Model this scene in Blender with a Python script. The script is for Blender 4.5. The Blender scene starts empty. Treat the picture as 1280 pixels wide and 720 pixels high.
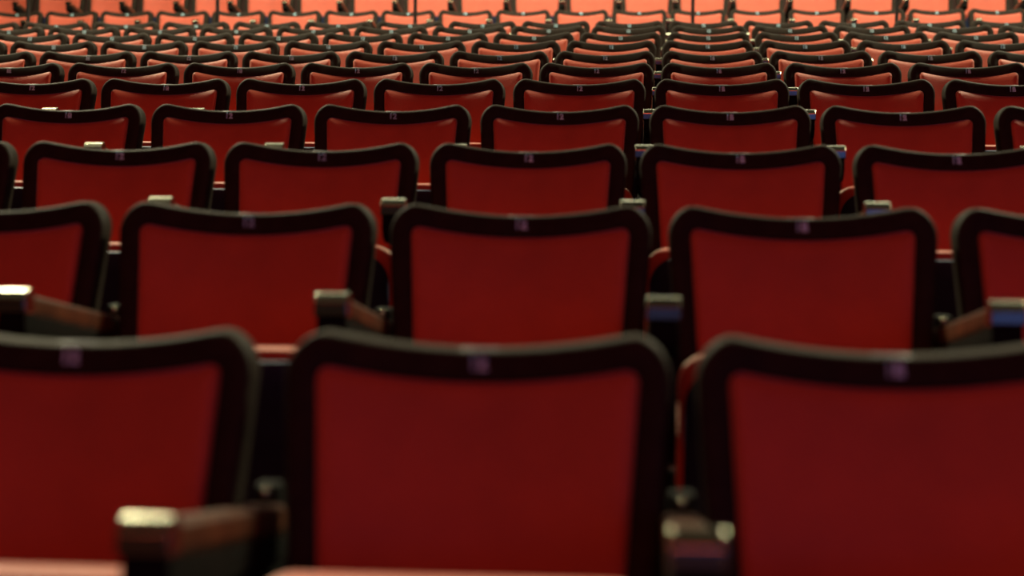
import bpy, bmesh, math
from mathutils import Vector, Matrix
R = math.radians
sc = bpy.context.scene
col = sc.collection

# ---------------------------------------------------------------- camera, world, lights, exposure
PITCH, YAW, ROLL = 3.0, 4.67, 0.45        # degrees: tilted down, turned left, rolled
cam_d = bpy.data.cameras.new('camera'); cam = bpy.data.objects.new('camera', cam_d); col.objects.link(cam)
cam_d.sensor_width = 36.0; cam_d.lens = 36.0 * 1900 / 1280
cam_d.clip_start = 0.05; cam_d.clip_end = 100
cam.matrix_world = (Matrix.Rotation(R(YAW), 4, 'Z') @ Matrix.Rotation(R(90 - PITCH), 4, 'X')
                    @ Matrix.Rotation(R(ROLL), 4, 'Z'))
cam_d.dof.use_dof = True; cam_d.dof.focus_distance = 5.9; cam_d.dof.aperture_fstop = 2.2
sc.camera = cam

w = bpy.data.worlds.new('world'); sc.world = w; w.use_nodes = True
w.node_tree.nodes['Background'].inputs[0].default_value = (1.0, 0.62, 0.40, 1)
w.node_tree.nodes['Background'].inputs[1].default_value = 0.012

def area(name, loc, target, sx, sy, power, color, spread=180):
    l = bpy.data.lights.new(name, 'AREA'); l.shape = 'RECTANGLE'; l.size = sx; l.size_y = sy
    l.energy = power; l.color = color; l.spread = R(spread)
    o = bpy.data.objects.new(name, l); col.objects.link(o); o.location = loc
    o.rotation_euler = (Vector(target) - Vector(loc)).to_track_quat('-Z', 'Y').to_euler()
    return o
# warm house lights over the rear stalls, added dim fill from the front, tinted red to deepen the near seats, blue stage wash on the right
area('house_light', (0.1, 11.8, 6.6), (0.1, 13.6, 0), 10.0, 1.6, 650, (1.0, 1.0, 0.70), 150)
area('house_light', (-6.0, 9.5, 8.3), (-1.0, 5.0, 0), 1.6, 1.2, 1150, (1.0, 0.93, 0.60), 150)
area('house_light', (6.4, 9.5, 8.3), (1.4, 5.0, 0), 1.6, 1.2, 1150, (1.0, 0.93, 0.60), 150)
area('front_fill', (-0.6, -6.0, 7.0), (0, 3.5, 0), 5.0, 1.5, 180, (1.0, 0.13, 0.08), 180)
area('stage_blue', (3.3, -4.6, 0.6), (2.2, 3.5, 0), 6.0, 2.4, 32, (0.12, 0.26, 1.0), 180)

sc.view_settings.view_transform = 'Standard'; sc.view_settings.look = 'None'
sc.view_settings.exposure = 0.0; sc.view_settings.gamma = 1.0
sc.view_settings.use_curve_mapping = False

# ---------------------------------------------------------------- materials
def mat(name, color, rough=0.6, metal=0.0, spec=0.5, noise=None, bump=None, sheen=None, coat=0):
    m = bpy.data.materials.new(name); m.use_nodes = True
    nt = m.node_tree; b = nt.nodes['Principled BSDF']
    b.inputs['Base Color'].default_value = (*color, 1)
    b.inputs['Roughness'].default_value = rough; b.inputs['Metallic'].default_value = metal
    b.inputs['Specular IOR Level'].default_value = spec
    b.inputs['Coat Weight'].default_value = coat
    tc = nt.nodes.new('ShaderNodeTexCoord')
    if noise:
        sc_, amt = noise
        n = nt.nodes.new('ShaderNodeTexNoise'); n.inputs['Scale'].default_value = sc_; n.inputs['Detail'].default_value = 6
        r = nt.nodes.new('ShaderNodeValToRGB')
        r.color_ramp.elements[0].color = (*[c * (1 - amt) for c in color], 1)
        r.color_ramp.elements[1].color = (*[min(1, c * (1 + amt)) for c in color], 1)
        r.color_ramp.elements[0].position = 0.3; r.color_ramp.elements[1].position = 0.7
        nt.links.new(tc.outputs['Object'], n.inputs['Vector']); nt.links.new(n.outputs['Fac'], r.inputs['Fac'])
        nt.links.new(r.outputs['Color'], b.inputs['Base Color'])
    if bump:
        n = nt.nodes.new('ShaderNodeTexNoise'); n.inputs['Scale'].default_value = bump[0]; n.inputs['Detail'].default_value = 3
        bp = nt.nodes.new('ShaderNodeBump'); bp.inputs['Strength'].default_value = bump[1]; bp.inputs['Distance'].default_value = bump[2]
        nt.links.new(tc.outputs['Object'], n.inputs['Vector']); nt.links.new(n.outputs['Fac'], bp.inputs['Height'])
        nt.links.new(bp.outputs['Normal'], b.inputs['Normal'])
    if sheen:
        b.inputs['Sheen Weight'].default_value = sheen[0]; b.inputs['Sheen Roughness'].default_value = sheen[1]
        b.inputs['Sheen Tint'].default_value = (*sheen[2], 1)
    return m
RED = mat('red_upholstery', (0.50, 0.072, 0.034), 0.5, spec=0.3, noise=(9, 0.10), bump=(330, 0.7, 0.002), sheen=(1.0, 0.4, (1, 0.8, 0.68)))
RIM = mat('black_rim_plastic', (0.018, 0.0115, 0.007), 0.65, spec=0.12, noise=(30, 0.25), bump=(500, 0.2, 0.0006))
SHELL = mat('dark_seat_shell', (0.013, 0.021, 0.055), 0.55, spec=0.2, noise=(20, 0.2))
STEEL = mat('black_painted_steel', (0.007, 0.007, 0.006), 0.7, spec=0.06, noise=(25, 0.2))
WOOD = mat('varnished_brown_wood', (0.07, 0.022, 0.008), 0.4, noise=(14, 0.5), coat=0.1)
CHROME = mat('chrome', (0.34, 0.32, 0.24), 0.24, metal=1.0)
PLATE = mat('number_plate_black', (0.03, 0.02, 0.03), 0.6)
NUM = mat('lilac_numeral', (0.52, 0.85, 1.0), 0.5)
CARPET = mat('dark_carpet', (0.035, 0.010, 0.009), 0.95, spec=0.1, noise=(60, 0.4), bump=(300, 0.6, 0.003))
WALLM = mat('dark_wall_paint', (0.05, 0.018, 0.014), 0.8, noise=(6, 0.3))
POST = mat('black_rail_paint', (0.012, 0.011, 0.010), 0.4, noise=(25, 0.2))

# ---------------------------------------------------------------- mesh helpers
def mesh_from(name, bm, m, smooth=True):
    bmesh.ops.recalc_face_normals(bm, faces=bm.faces)
    me = bpy.data.meshes.new(name); bm.to_mesh(me); bm.free(); me.materials.append(m)
    if smooth:
        for p in me.polygons: p.use_smooth = True
        me.set_sharp_from_angle(angle=R(42))
    return me
def rrect(w, h, r, inset, nc=9, ne=12):
    """points of a rounded rectangle centred on 0, same count for every inset"""
    W, H = w / 2 - inset, h / 2 - inset
    r = max(min(r - inset, W * .98, H * .98), min(0.004, W * .5, H * .5))
    pts = []
    cs = [(W - r, H - r, 0), (-W + r, H - r, 90), (-W + r, -H + r, 180), (W - r, -H + r, 270)]
    for k, (cx, cz, a0) in enumerate(cs):
        for i in range(nc + 1):
            a = R(a0 + 90 * i / nc); pts.append((cx + r * math.cos(a), cz + r * math.sin(a)))
        nx, nz, na = cs[(k + 1) % 4]
        p0 = pts[-1]; a = R(na); p1 = (nx + r * math.cos(a), nz + r * math.sin(a))
        for i in range(1, ne):
            t = i / ne; pts.append((p0[0] + (p1[0] - p0[0]) * t, p0[1] + (p1[1] - p0[1]) * t))
    return pts
def loft(bm, w, h, r, rings, closed=False, caps=(True, True), f=None):
    """rings: (inset, y) ; f maps (x,y,z)->(x,y,z)"""
    allr = []
    for ins, y in rings:
        ring = []
        for x, z in rrect(w, h, r, ins):
            p = (x, y, z)
            ring.append(bm.verts.new(f(*p) if f else p))
        allr.append(ring)
    n = len(allr[0]); m = len(allr)
    for k in range(m if closed else m - 1):
        a, b = allr[k], allr[(k + 1) % m]
        for i in range(n):
            bm.faces.new((a[i], a[(i + 1) % n], b[(i + 1) % n], b[i]))
    if not closed:
        if caps[0]: bm.faces.new(list(reversed(allr[0])))
        if caps[1]: bm.faces.new(allr[-1])
def rbox(bm, x0, x1, y0, y1, z0, z1, bev=0.004, seg=2, M=None):
    g = bmesh.ops.create_cube(bm, size=1)
    vs = g['verts']
    for v in vs:
        v.co = Vector(((x0 + x1) / 2 + v.co.x * (x1 - x0), (y0 + y1) / 2 + v.co.y * (y1 - y0), (z0 + z1) / 2 + v.co.z * (z1 - z0)))
    es = list({e for v in vs for e in v.link_edges})
    r = bmesh.ops.bevel(bm, geom=es, offset=bev, segments=seg, affect='EDGES', profile=0.5)
    out = set(r['verts']) | {v for v in vs if v.is_valid}
    if M:
        for v in out: v.co = M @ v.co
def profile_x(bm, pts, x0, x1, bev=0.003, seg=2):
    """extrude a side outline (y,z) across x and bevel"""
    a = [bm.verts.new((x0, y, z)) for y, z in pts]; b = [bm.verts.new((x1, y, z)) for y, z in pts]
    n = len(pts); fs = [bm.faces.new(a), bm.faces.new(list(reversed(b)))]
    for i in range(n): fs.append(bm.faces.new((a[i], b[i], b[(i + 1) % n], a[(i + 1) % n])))
    es = list({e for f in fs for e in f.edges})
    bmesh.ops.bevel(bm, geom=es, offset=bev, segments=seg, affect='EDGES', profile=0.5)
def tube(bm, p0, p1, r, seg=14):
    p0, p1 = Vector(p0), Vector(p1); d = p1 - p0
    M = Matrix.Translation((p0 + p1) / 2) @ d.to_track_quat('Z', 'Y').to_matrix().to_4x4()
    bmesh.ops.create_cone(bm, cap_ends=True, segments=seg, radius1=r, radius2=r, depth=d.length, matrix=M)

# ---------------------------------------------------------------- the theatre seat, local: floor z=0, top corner of back z=TOP, front = -Y
TOP, PITCHX = 0.84, 0.52
BW, BH, BR = 0.498, 0.47, 0.062           # backrest outline
TAN = math.tan(R(15))
def back_f(dy=0.0, bow=0.0):
    def f(x, y, z):
        zz = z - BH / 2                                    # 0 at the top
        t = min(1, max(0, -zz / 0.30)); wgt = 1 - t * t * (3 - 2 * t)
        u = min(1, abs(x) / 0.205)
        dip = 0.024 * (1 - u * u) ** 1.0 * wgt
        x2 = x * (1 - 0.080 * min(1.3, -zz / 0.27))
        return (x2, y + dy + TAN * zz - bow * (1 - min(1, abs(x) / 0.21) ** 2), TOP + zz - dip)
    return f
bm = bmesh.new()
loft(bm, BW, BH, BR, [(0.004, .056), (0, .050), (0, .007), (.0025, .002), (.007, 0), (.037, 0), (.041, .003), (.043, .012), (.043, .056)], closed=True, f=back_f(bow=-0.012))
ME_RIM = mesh_from('back_rim', bm, RIM)
bm = bmesh.new()
loft(bm, BW, BH, BR, [(.0415, .044), (.0415, .004), (.0425, -.002), (.045, -.006), (.051, -.0095), (.060, -.0115), (.072, -.0120), (.12, -.012), (.17, -.012), (.225, -.012)], f=back_f(bow=-0.020))
ME_PAD = mesh_from('backrest_pad', bm, RED)
bm = bmesh.new()
loft(bm, BW, BH, BR, [(.030, .045), (.030, .060), (.036, .066), (.08, .070), (.15, .072), (.22, .072)], f=back_f(bow=-0.012))
ME_BSH = mesh_from('back_shell', bm, RIM)
# folded seat: cushion and dark under-shell
SW, SH = 0.462, 0.40
ZS = 0.588                                                  # top of the folded seat
def seat_f(x, y, z):
    zz = z - SH / 2
    return (x * (1 + 0.10 * min(0, zz + .22)), y - 0.295 - 0.10 * zz, ZS + zz)
bm = bmesh.new()
loft(bm, SW, SH, .055, [(.10, .098), (.05, .096), (.02, .088), (.006, .074), (0, .055), (0, .014), (.003, .006), (.008, .002), (.016, 0), (.05, 0), (.12, 0)], f=seat_f)
ME_CUSH = mesh_from('seat_cushion', bm, RED)
def shell_f(x, y, z):
    zz = z - SH / 2
    zz -= .012
    b = 0.016 * (1 - min(1, (x / .20) ** 2))
    return (x, y - b - 0.295 - 0.10 * zz, ZS + zz)
bm = bmesh.new()
loft(bm, .440, .386, .068, [(.006, .006), (0, .000), (0, -.006), (.004, -.012), (.014, -.015), (.05, -.018), (.10, -.021), (.16, -.022)], f=shell_f)
ME_SHELL = mesh_from('seat_shell', bm, SHELL)
# hinge blocks either side under the seat
bm = bmesh.new()
for s in (-1, 1):
    rbox(bm, s * .224 - .016, s * .224 + .016, -.24, -.08, .30, .36, .006)
ME_HINGE = mesh_from('seat_hinge', bm, STEEL)
# arm: wooden top, chrome nosing, dark block beneath, standard with foot
AX = PITCHX / 2
ZA0, ZA1, YA0, YA1 = 0.692, 0.612, -0.490, 0.02              # front top / rear top
def ztop(y): return ZA0 + (ZA1 - ZA0) * (y - YA0) / (YA1 - YA0)
bm = bmesh.new()
profile_x(bm, [(YA0 + .034, ztop(YA0 + .034)), (YA0 + .034, ztop(YA0 + .034) - .044), (YA1, ZA1 - .050), (YA1, ZA1)], AX - .024, AX + .024, .009, 3)
ME_ARM = mesh_from('armrest', bm, WOOD)
bm = bmesh.new()
zt = ZA0 + .002
profile_x(bm, [(YA0 + .040, ztop(YA0 + .04) + .003), (YA0 + .024, zt + .0025), (YA0 + .012, zt - .0015), (YA0, zt - .0135), (YA0, zt - .034), (YA0 + .005, zt - .037), (YA0 + .040, zt - .040)], AX - .0265, AX + .0265, .0018, 2)
ME_NOSE = mesh_from('armrest_nosing', bm, CHROME, False)
bm = bmesh.new()
pts = [(YA0 + .006, zt - .036)]
for i in range(7):
    a = R(180 + 90 * i / 6); pts.append((YA0 + .036 + .030 * math.cos(a), zt - .064 + .030 * math.sin(a)))
pts += [(-.16, .575), (-.16, .56), (YA1, .54), (YA1, ZA1 - .028), (YA0 + .04, ztop(YA0 + .04) - .028)]
profile_x(bm, pts, AX - .024, AX + .024, .004, 2)
ME_BLOCK = mesh_from('arm_bracket', bm, STEEL)
bm = bmesh.new()
profile_x(bm, [(-.27, 0.02), (.05, 0.02), (.03, .56), (-.17, .57), (-.235, .50)], AX - .018, AX + .018, .005, 2)
rbox(bm, AX - .045, AX + .045, -.29, .07, 0, .022, .005)
rbox(bm, AX - .017, AX + .017, .0, .04, .55, .640, .006)
ME_STD = mesh_from('side_standard', bm, STEEL)
bm = bmesh.new()
bmesh.ops.create_uvsphere(bm, u_segments=14, v_segments=8, radius=.0065, matrix=Matrix.Translation((AX, -.002, .630)) @ Matrix.Scale(.6, 4, (0, 1, 0)))
ME_BOLT = mesh_from('bolt', bm, CHROME)
# number plate wrapping over the rim's top centre
zc = TOP - 0.024
bm = bmesh.new()
def plate_pts():
    return [(.040, .0008), (.006, .0008), (-.0006, -.0052), (-.0006 - .0235 * TAN, -.0290)]
o_ = [(y, zc + z) for y, z in plate_pts()]
i_ = [(y + (.002 if k else 0), zc + z - .003) for k, (y, z) in enumerate(plate_pts())]
prof = o_ + list(reversed([(.040, zc - .003), (.004, zc - .003), (.004, zc - .006), (.004 - .0265 * TAN, zc - .029)]))
profile_x(bm, prof, -.024, .024, .0006, 1)
ME_PLATE = mesh_from('number_plate', bm, PLATE)
def numeral_mesh(n):
    cu = bpy.data.curves.new('t', 'FONT'); cu.body = str(n); cu.size = .025; cu.align_x = 'CENTER'; cu.align_y = 'CENTER'
    cu.extrude = .0004; cu.offset = .0009
    o = bpy.data.objects.new('t', cu); col.objects.link(o)
    dg = bpy.context.evaluated_depsgraph_get(); me = bpy.data.meshes.new_from_object(o.evaluated_get(dg))
    bpy.data.objects.remove(o)
    me.transform(Matrix.Translation((0, -.0050, zc - .0165)) @ Matrix.Rotation(R(90 - 15), 4, 'X'))
    me.materials.clear(); me.materials.append(NUM); me.name = 'numeral'
    return me
NUMS = {}

def link(name, me, parent=None):
    o = bpy.data.objects.new(name, me); col.objects.link(o)
    if parent: o.parent = parent
    return o
def make_seat():
    t = bpy.data.objects.new('theatre_seat', None); col.objects.link(t); t.empty_display_size = .1
    rim = link('back_rim', ME_RIM, t)
    link('backrest_pad', ME_PAD, t); link('back_shell', ME_BSH, t)
    link('seat_cushion', ME_CUSH, t); link('seat_shell', ME_SHELL, t); link('seat_hinge', ME_HINGE, t)
    arm = link('armrest', ME_ARM, t); n = link('armrest_nosing', ME_NOSE, arm); n['label'] = 'chrome nosing on the armrest front'
    link('arm_bracket', ME_BLOCK, t)
    st = link('side_standard', ME_STD, t); b = link('bolt', ME_BOLT, st)
    pl = link('number_plate', ME_PLATE, t); pl.location.y = .0118
    nu = link('numeral', None, pl) if False else None
    return t
def copy_tree(o, parent=None):
    c = o.copy(); col.objects.link(c)
    if parent: c.parent = parent
    for ch in list(o.children): copy_tree(ch, c)
    return c

# ---------------------------------------------------------------- rows: (depth from camera, z of back top, x of seat 13)
ROWS = [(1.905, -.157, -.199), (2.837, .0095, -.217), (3.765, .164, -.270), (4.700, .323, -.241), (5.630, .482, -.217),
        (6.560, .630, -.180), (7.490, .776, -.164), (8.33, .919, -.150), (9.17, 1.060, -.110), (9.99, 1.197, -.070),
        (10.83, 1.333, -.070), (13.70, 1.784, .000), (14.60, 2.070, .070)]
ORD = ['first', 'second', 'third', 'fourth', 'fifth', 'sixth', 'seventh', 'eighth', 'ninth', 'tenth', 'eleventh', 'twelfth',
       'thirteenth', 'fourteenth', 'fifteenth', 'sixteenth', 'seventeenth', 'eighteenth', 'nineteenth', 'twentieth', 'twenty-first', 'twenty-second']
ROWN = ['nearest row', 'second row', 'third row', 'fourth row', 'fifth row', 'sixth row', 'seventh row', 'eighth row', 'ninth row',
        'tenth row', 'last row before the cross aisle', 'first brightly lit row behind the rail posts', 'topmost lit row']
LOOK = ['blurred dark red', 'soft-focus dark red', 'dark red', 'deep red', 'sharp deep red', 'red', 'red', 'warm-lit red', 'warm-lit red',
        'warm-lit red', 'warm-lit red', 'peach-lit', 'peach-lit']
inv = cam.matrix_world.inverted()
def px(p):
    q = inv @ Vector(p); return 640 + 1900 * q.x / -q.z
NEAR_SHIFT = {-1: -.012}        # the nearest row is not evenly spaced
proto = make_seat(); used = False
def floor_z(k): return ROWS[k][1] - TOP
for k, (Y, ZT, X13) in enumerate(ROWS):
    keep = []
    for i in range(-16, 17):
        X = X13 + i * PITCHX; D = Y
        x = px((X, Y, ZT)); s = abs(px((X + .25, Y, ZT)) - x)
        if x + s > 4 and x - s < 1276: keep.append((i, X))
    for j, (i, X) in enumerate(keep):
        if not used: t = proto; used = True
        else: t = copy_tree(proto)
        t.location = (X + (NEAR_SHIFT.get(i, 0) if k == 0 else 0), Y, ZT - TOP)
        num = 13 + i
        if k <= 7 and num > 0:
            if num not in NUMS: NUMS[num] = numeral_mesh(num)
            pl = [c for c in t.children if c.name.startswith('number_plate')][0]
            nu = link('numeral', NUMS[num], pl); nu['label'] = 'lilac numeral %d' % num
        t['category'] = 'seat'; t['group'] = 'red tip-up theatre seats'
        t['label'] = '%s tip-up seat, %s, %s from the left' % (LOOK[k], ROWN[k], ORD[j])

# ---------------------------------------------------------------- stepped floor and back wall
def struct(name, bm, m):
    o = link(name, mesh_from(name, bm, m, False)); o['kind'] = 'structure'; return o
bm = bmesh.new()
X0, X1, ZB = -9.0, 9.0, -3.0
prof = []
fz = [floor_z(k) for k in range(len(ROWS))]
ys = [-6.0] + [ROWS[k][0] - .42 for k in range(1, 11)] + [ROWS[10][0] + .42, 13.70 - .44, 14.60 - .44, 15.50 - .44]
zs = [fz[0]] + [fz[k] for k in range(1, 11)] + [fz[10] + .06, fz[11], fz[12], fz[12] + .28]
for k in range(len(zs)):
    y0 = ys[k]; y1 = ys[k + 1] if k + 1 < len(ys) else 17.0
    prof += [(y0, zs[k]), (y1, zs[k])]
prof += [(17.0, ZB), (-6.0, ZB)]
a = [bm.verts.new((X0, y, z)) for y, z in prof]; b = [bm.verts.new((X1, y, z)) for y, z in prof]
bm.faces.new(a); bm.faces.new(list(reversed(b)))
for i in range(len(prof)): bm.faces.new((a[i], b[i], b[(i + 1) % len(prof)], a[(i + 1) % len(prof)]))
struct('floor', bm, CARPET)
bm = bmesh.new(); rbox(bm, X0, X1, 17.0, 17.2, ZB, 7.0, .01, 1)
struct('wall_back', bm, WALLM)

# ---------------------------------------------------------------- guard rails in the cross aisle (posts seen against the lit rows)
YP = 12.35; ZF = fz[10] + .06; ZR = ZF + 1.32
def post_x(u):    # where a sight line through column u meets the rail line
    d = cam.matrix_world.to_3x3() @ Vector(((u - 640) / 1900, (360 - 15) / 1900, -1)); return d.x / d.y * YP
def rail(us, xa, xb, label):
    t = bpy.data.objects.new('guard_rail', None); col.objects.link(t); t.location = (post_x(us[0]), YP, ZF)
    t['label'] = label; t['category'] = 'railing'
    ox = t.location.x
    bm = bmesh.new(); tube(bm, (xa - ox, 0, 1.32), (xb - ox, 0, 1.32), .021)
    link('top_rail', mesh_from('top_rail', bm, POST), t)
    for u in us:
        x = post_x(u) - ox
        bm = bmesh.new(); tube(bm, (x, 0, .012), (x, 0, 1.31), .0155)
        bmesh.ops.create_cone(bm, cap_ends=True, segments=20, radius1=.05, radius2=.045, depth=.012, matrix=Matrix.Translation((x, 0, .006)))
        link('post', mesh_from('post', bm, POST), t)
rail([35, 272, 519], post_x(35) - 1.7, post_x(519) + .02, 'black rail with three slim posts left of centre before the bright rear seats')
rail([866, 1121], post_x(866) - .02, post_x(1121) + 1.7, 'black rail with two slim posts right of centre before the bright rear seats')
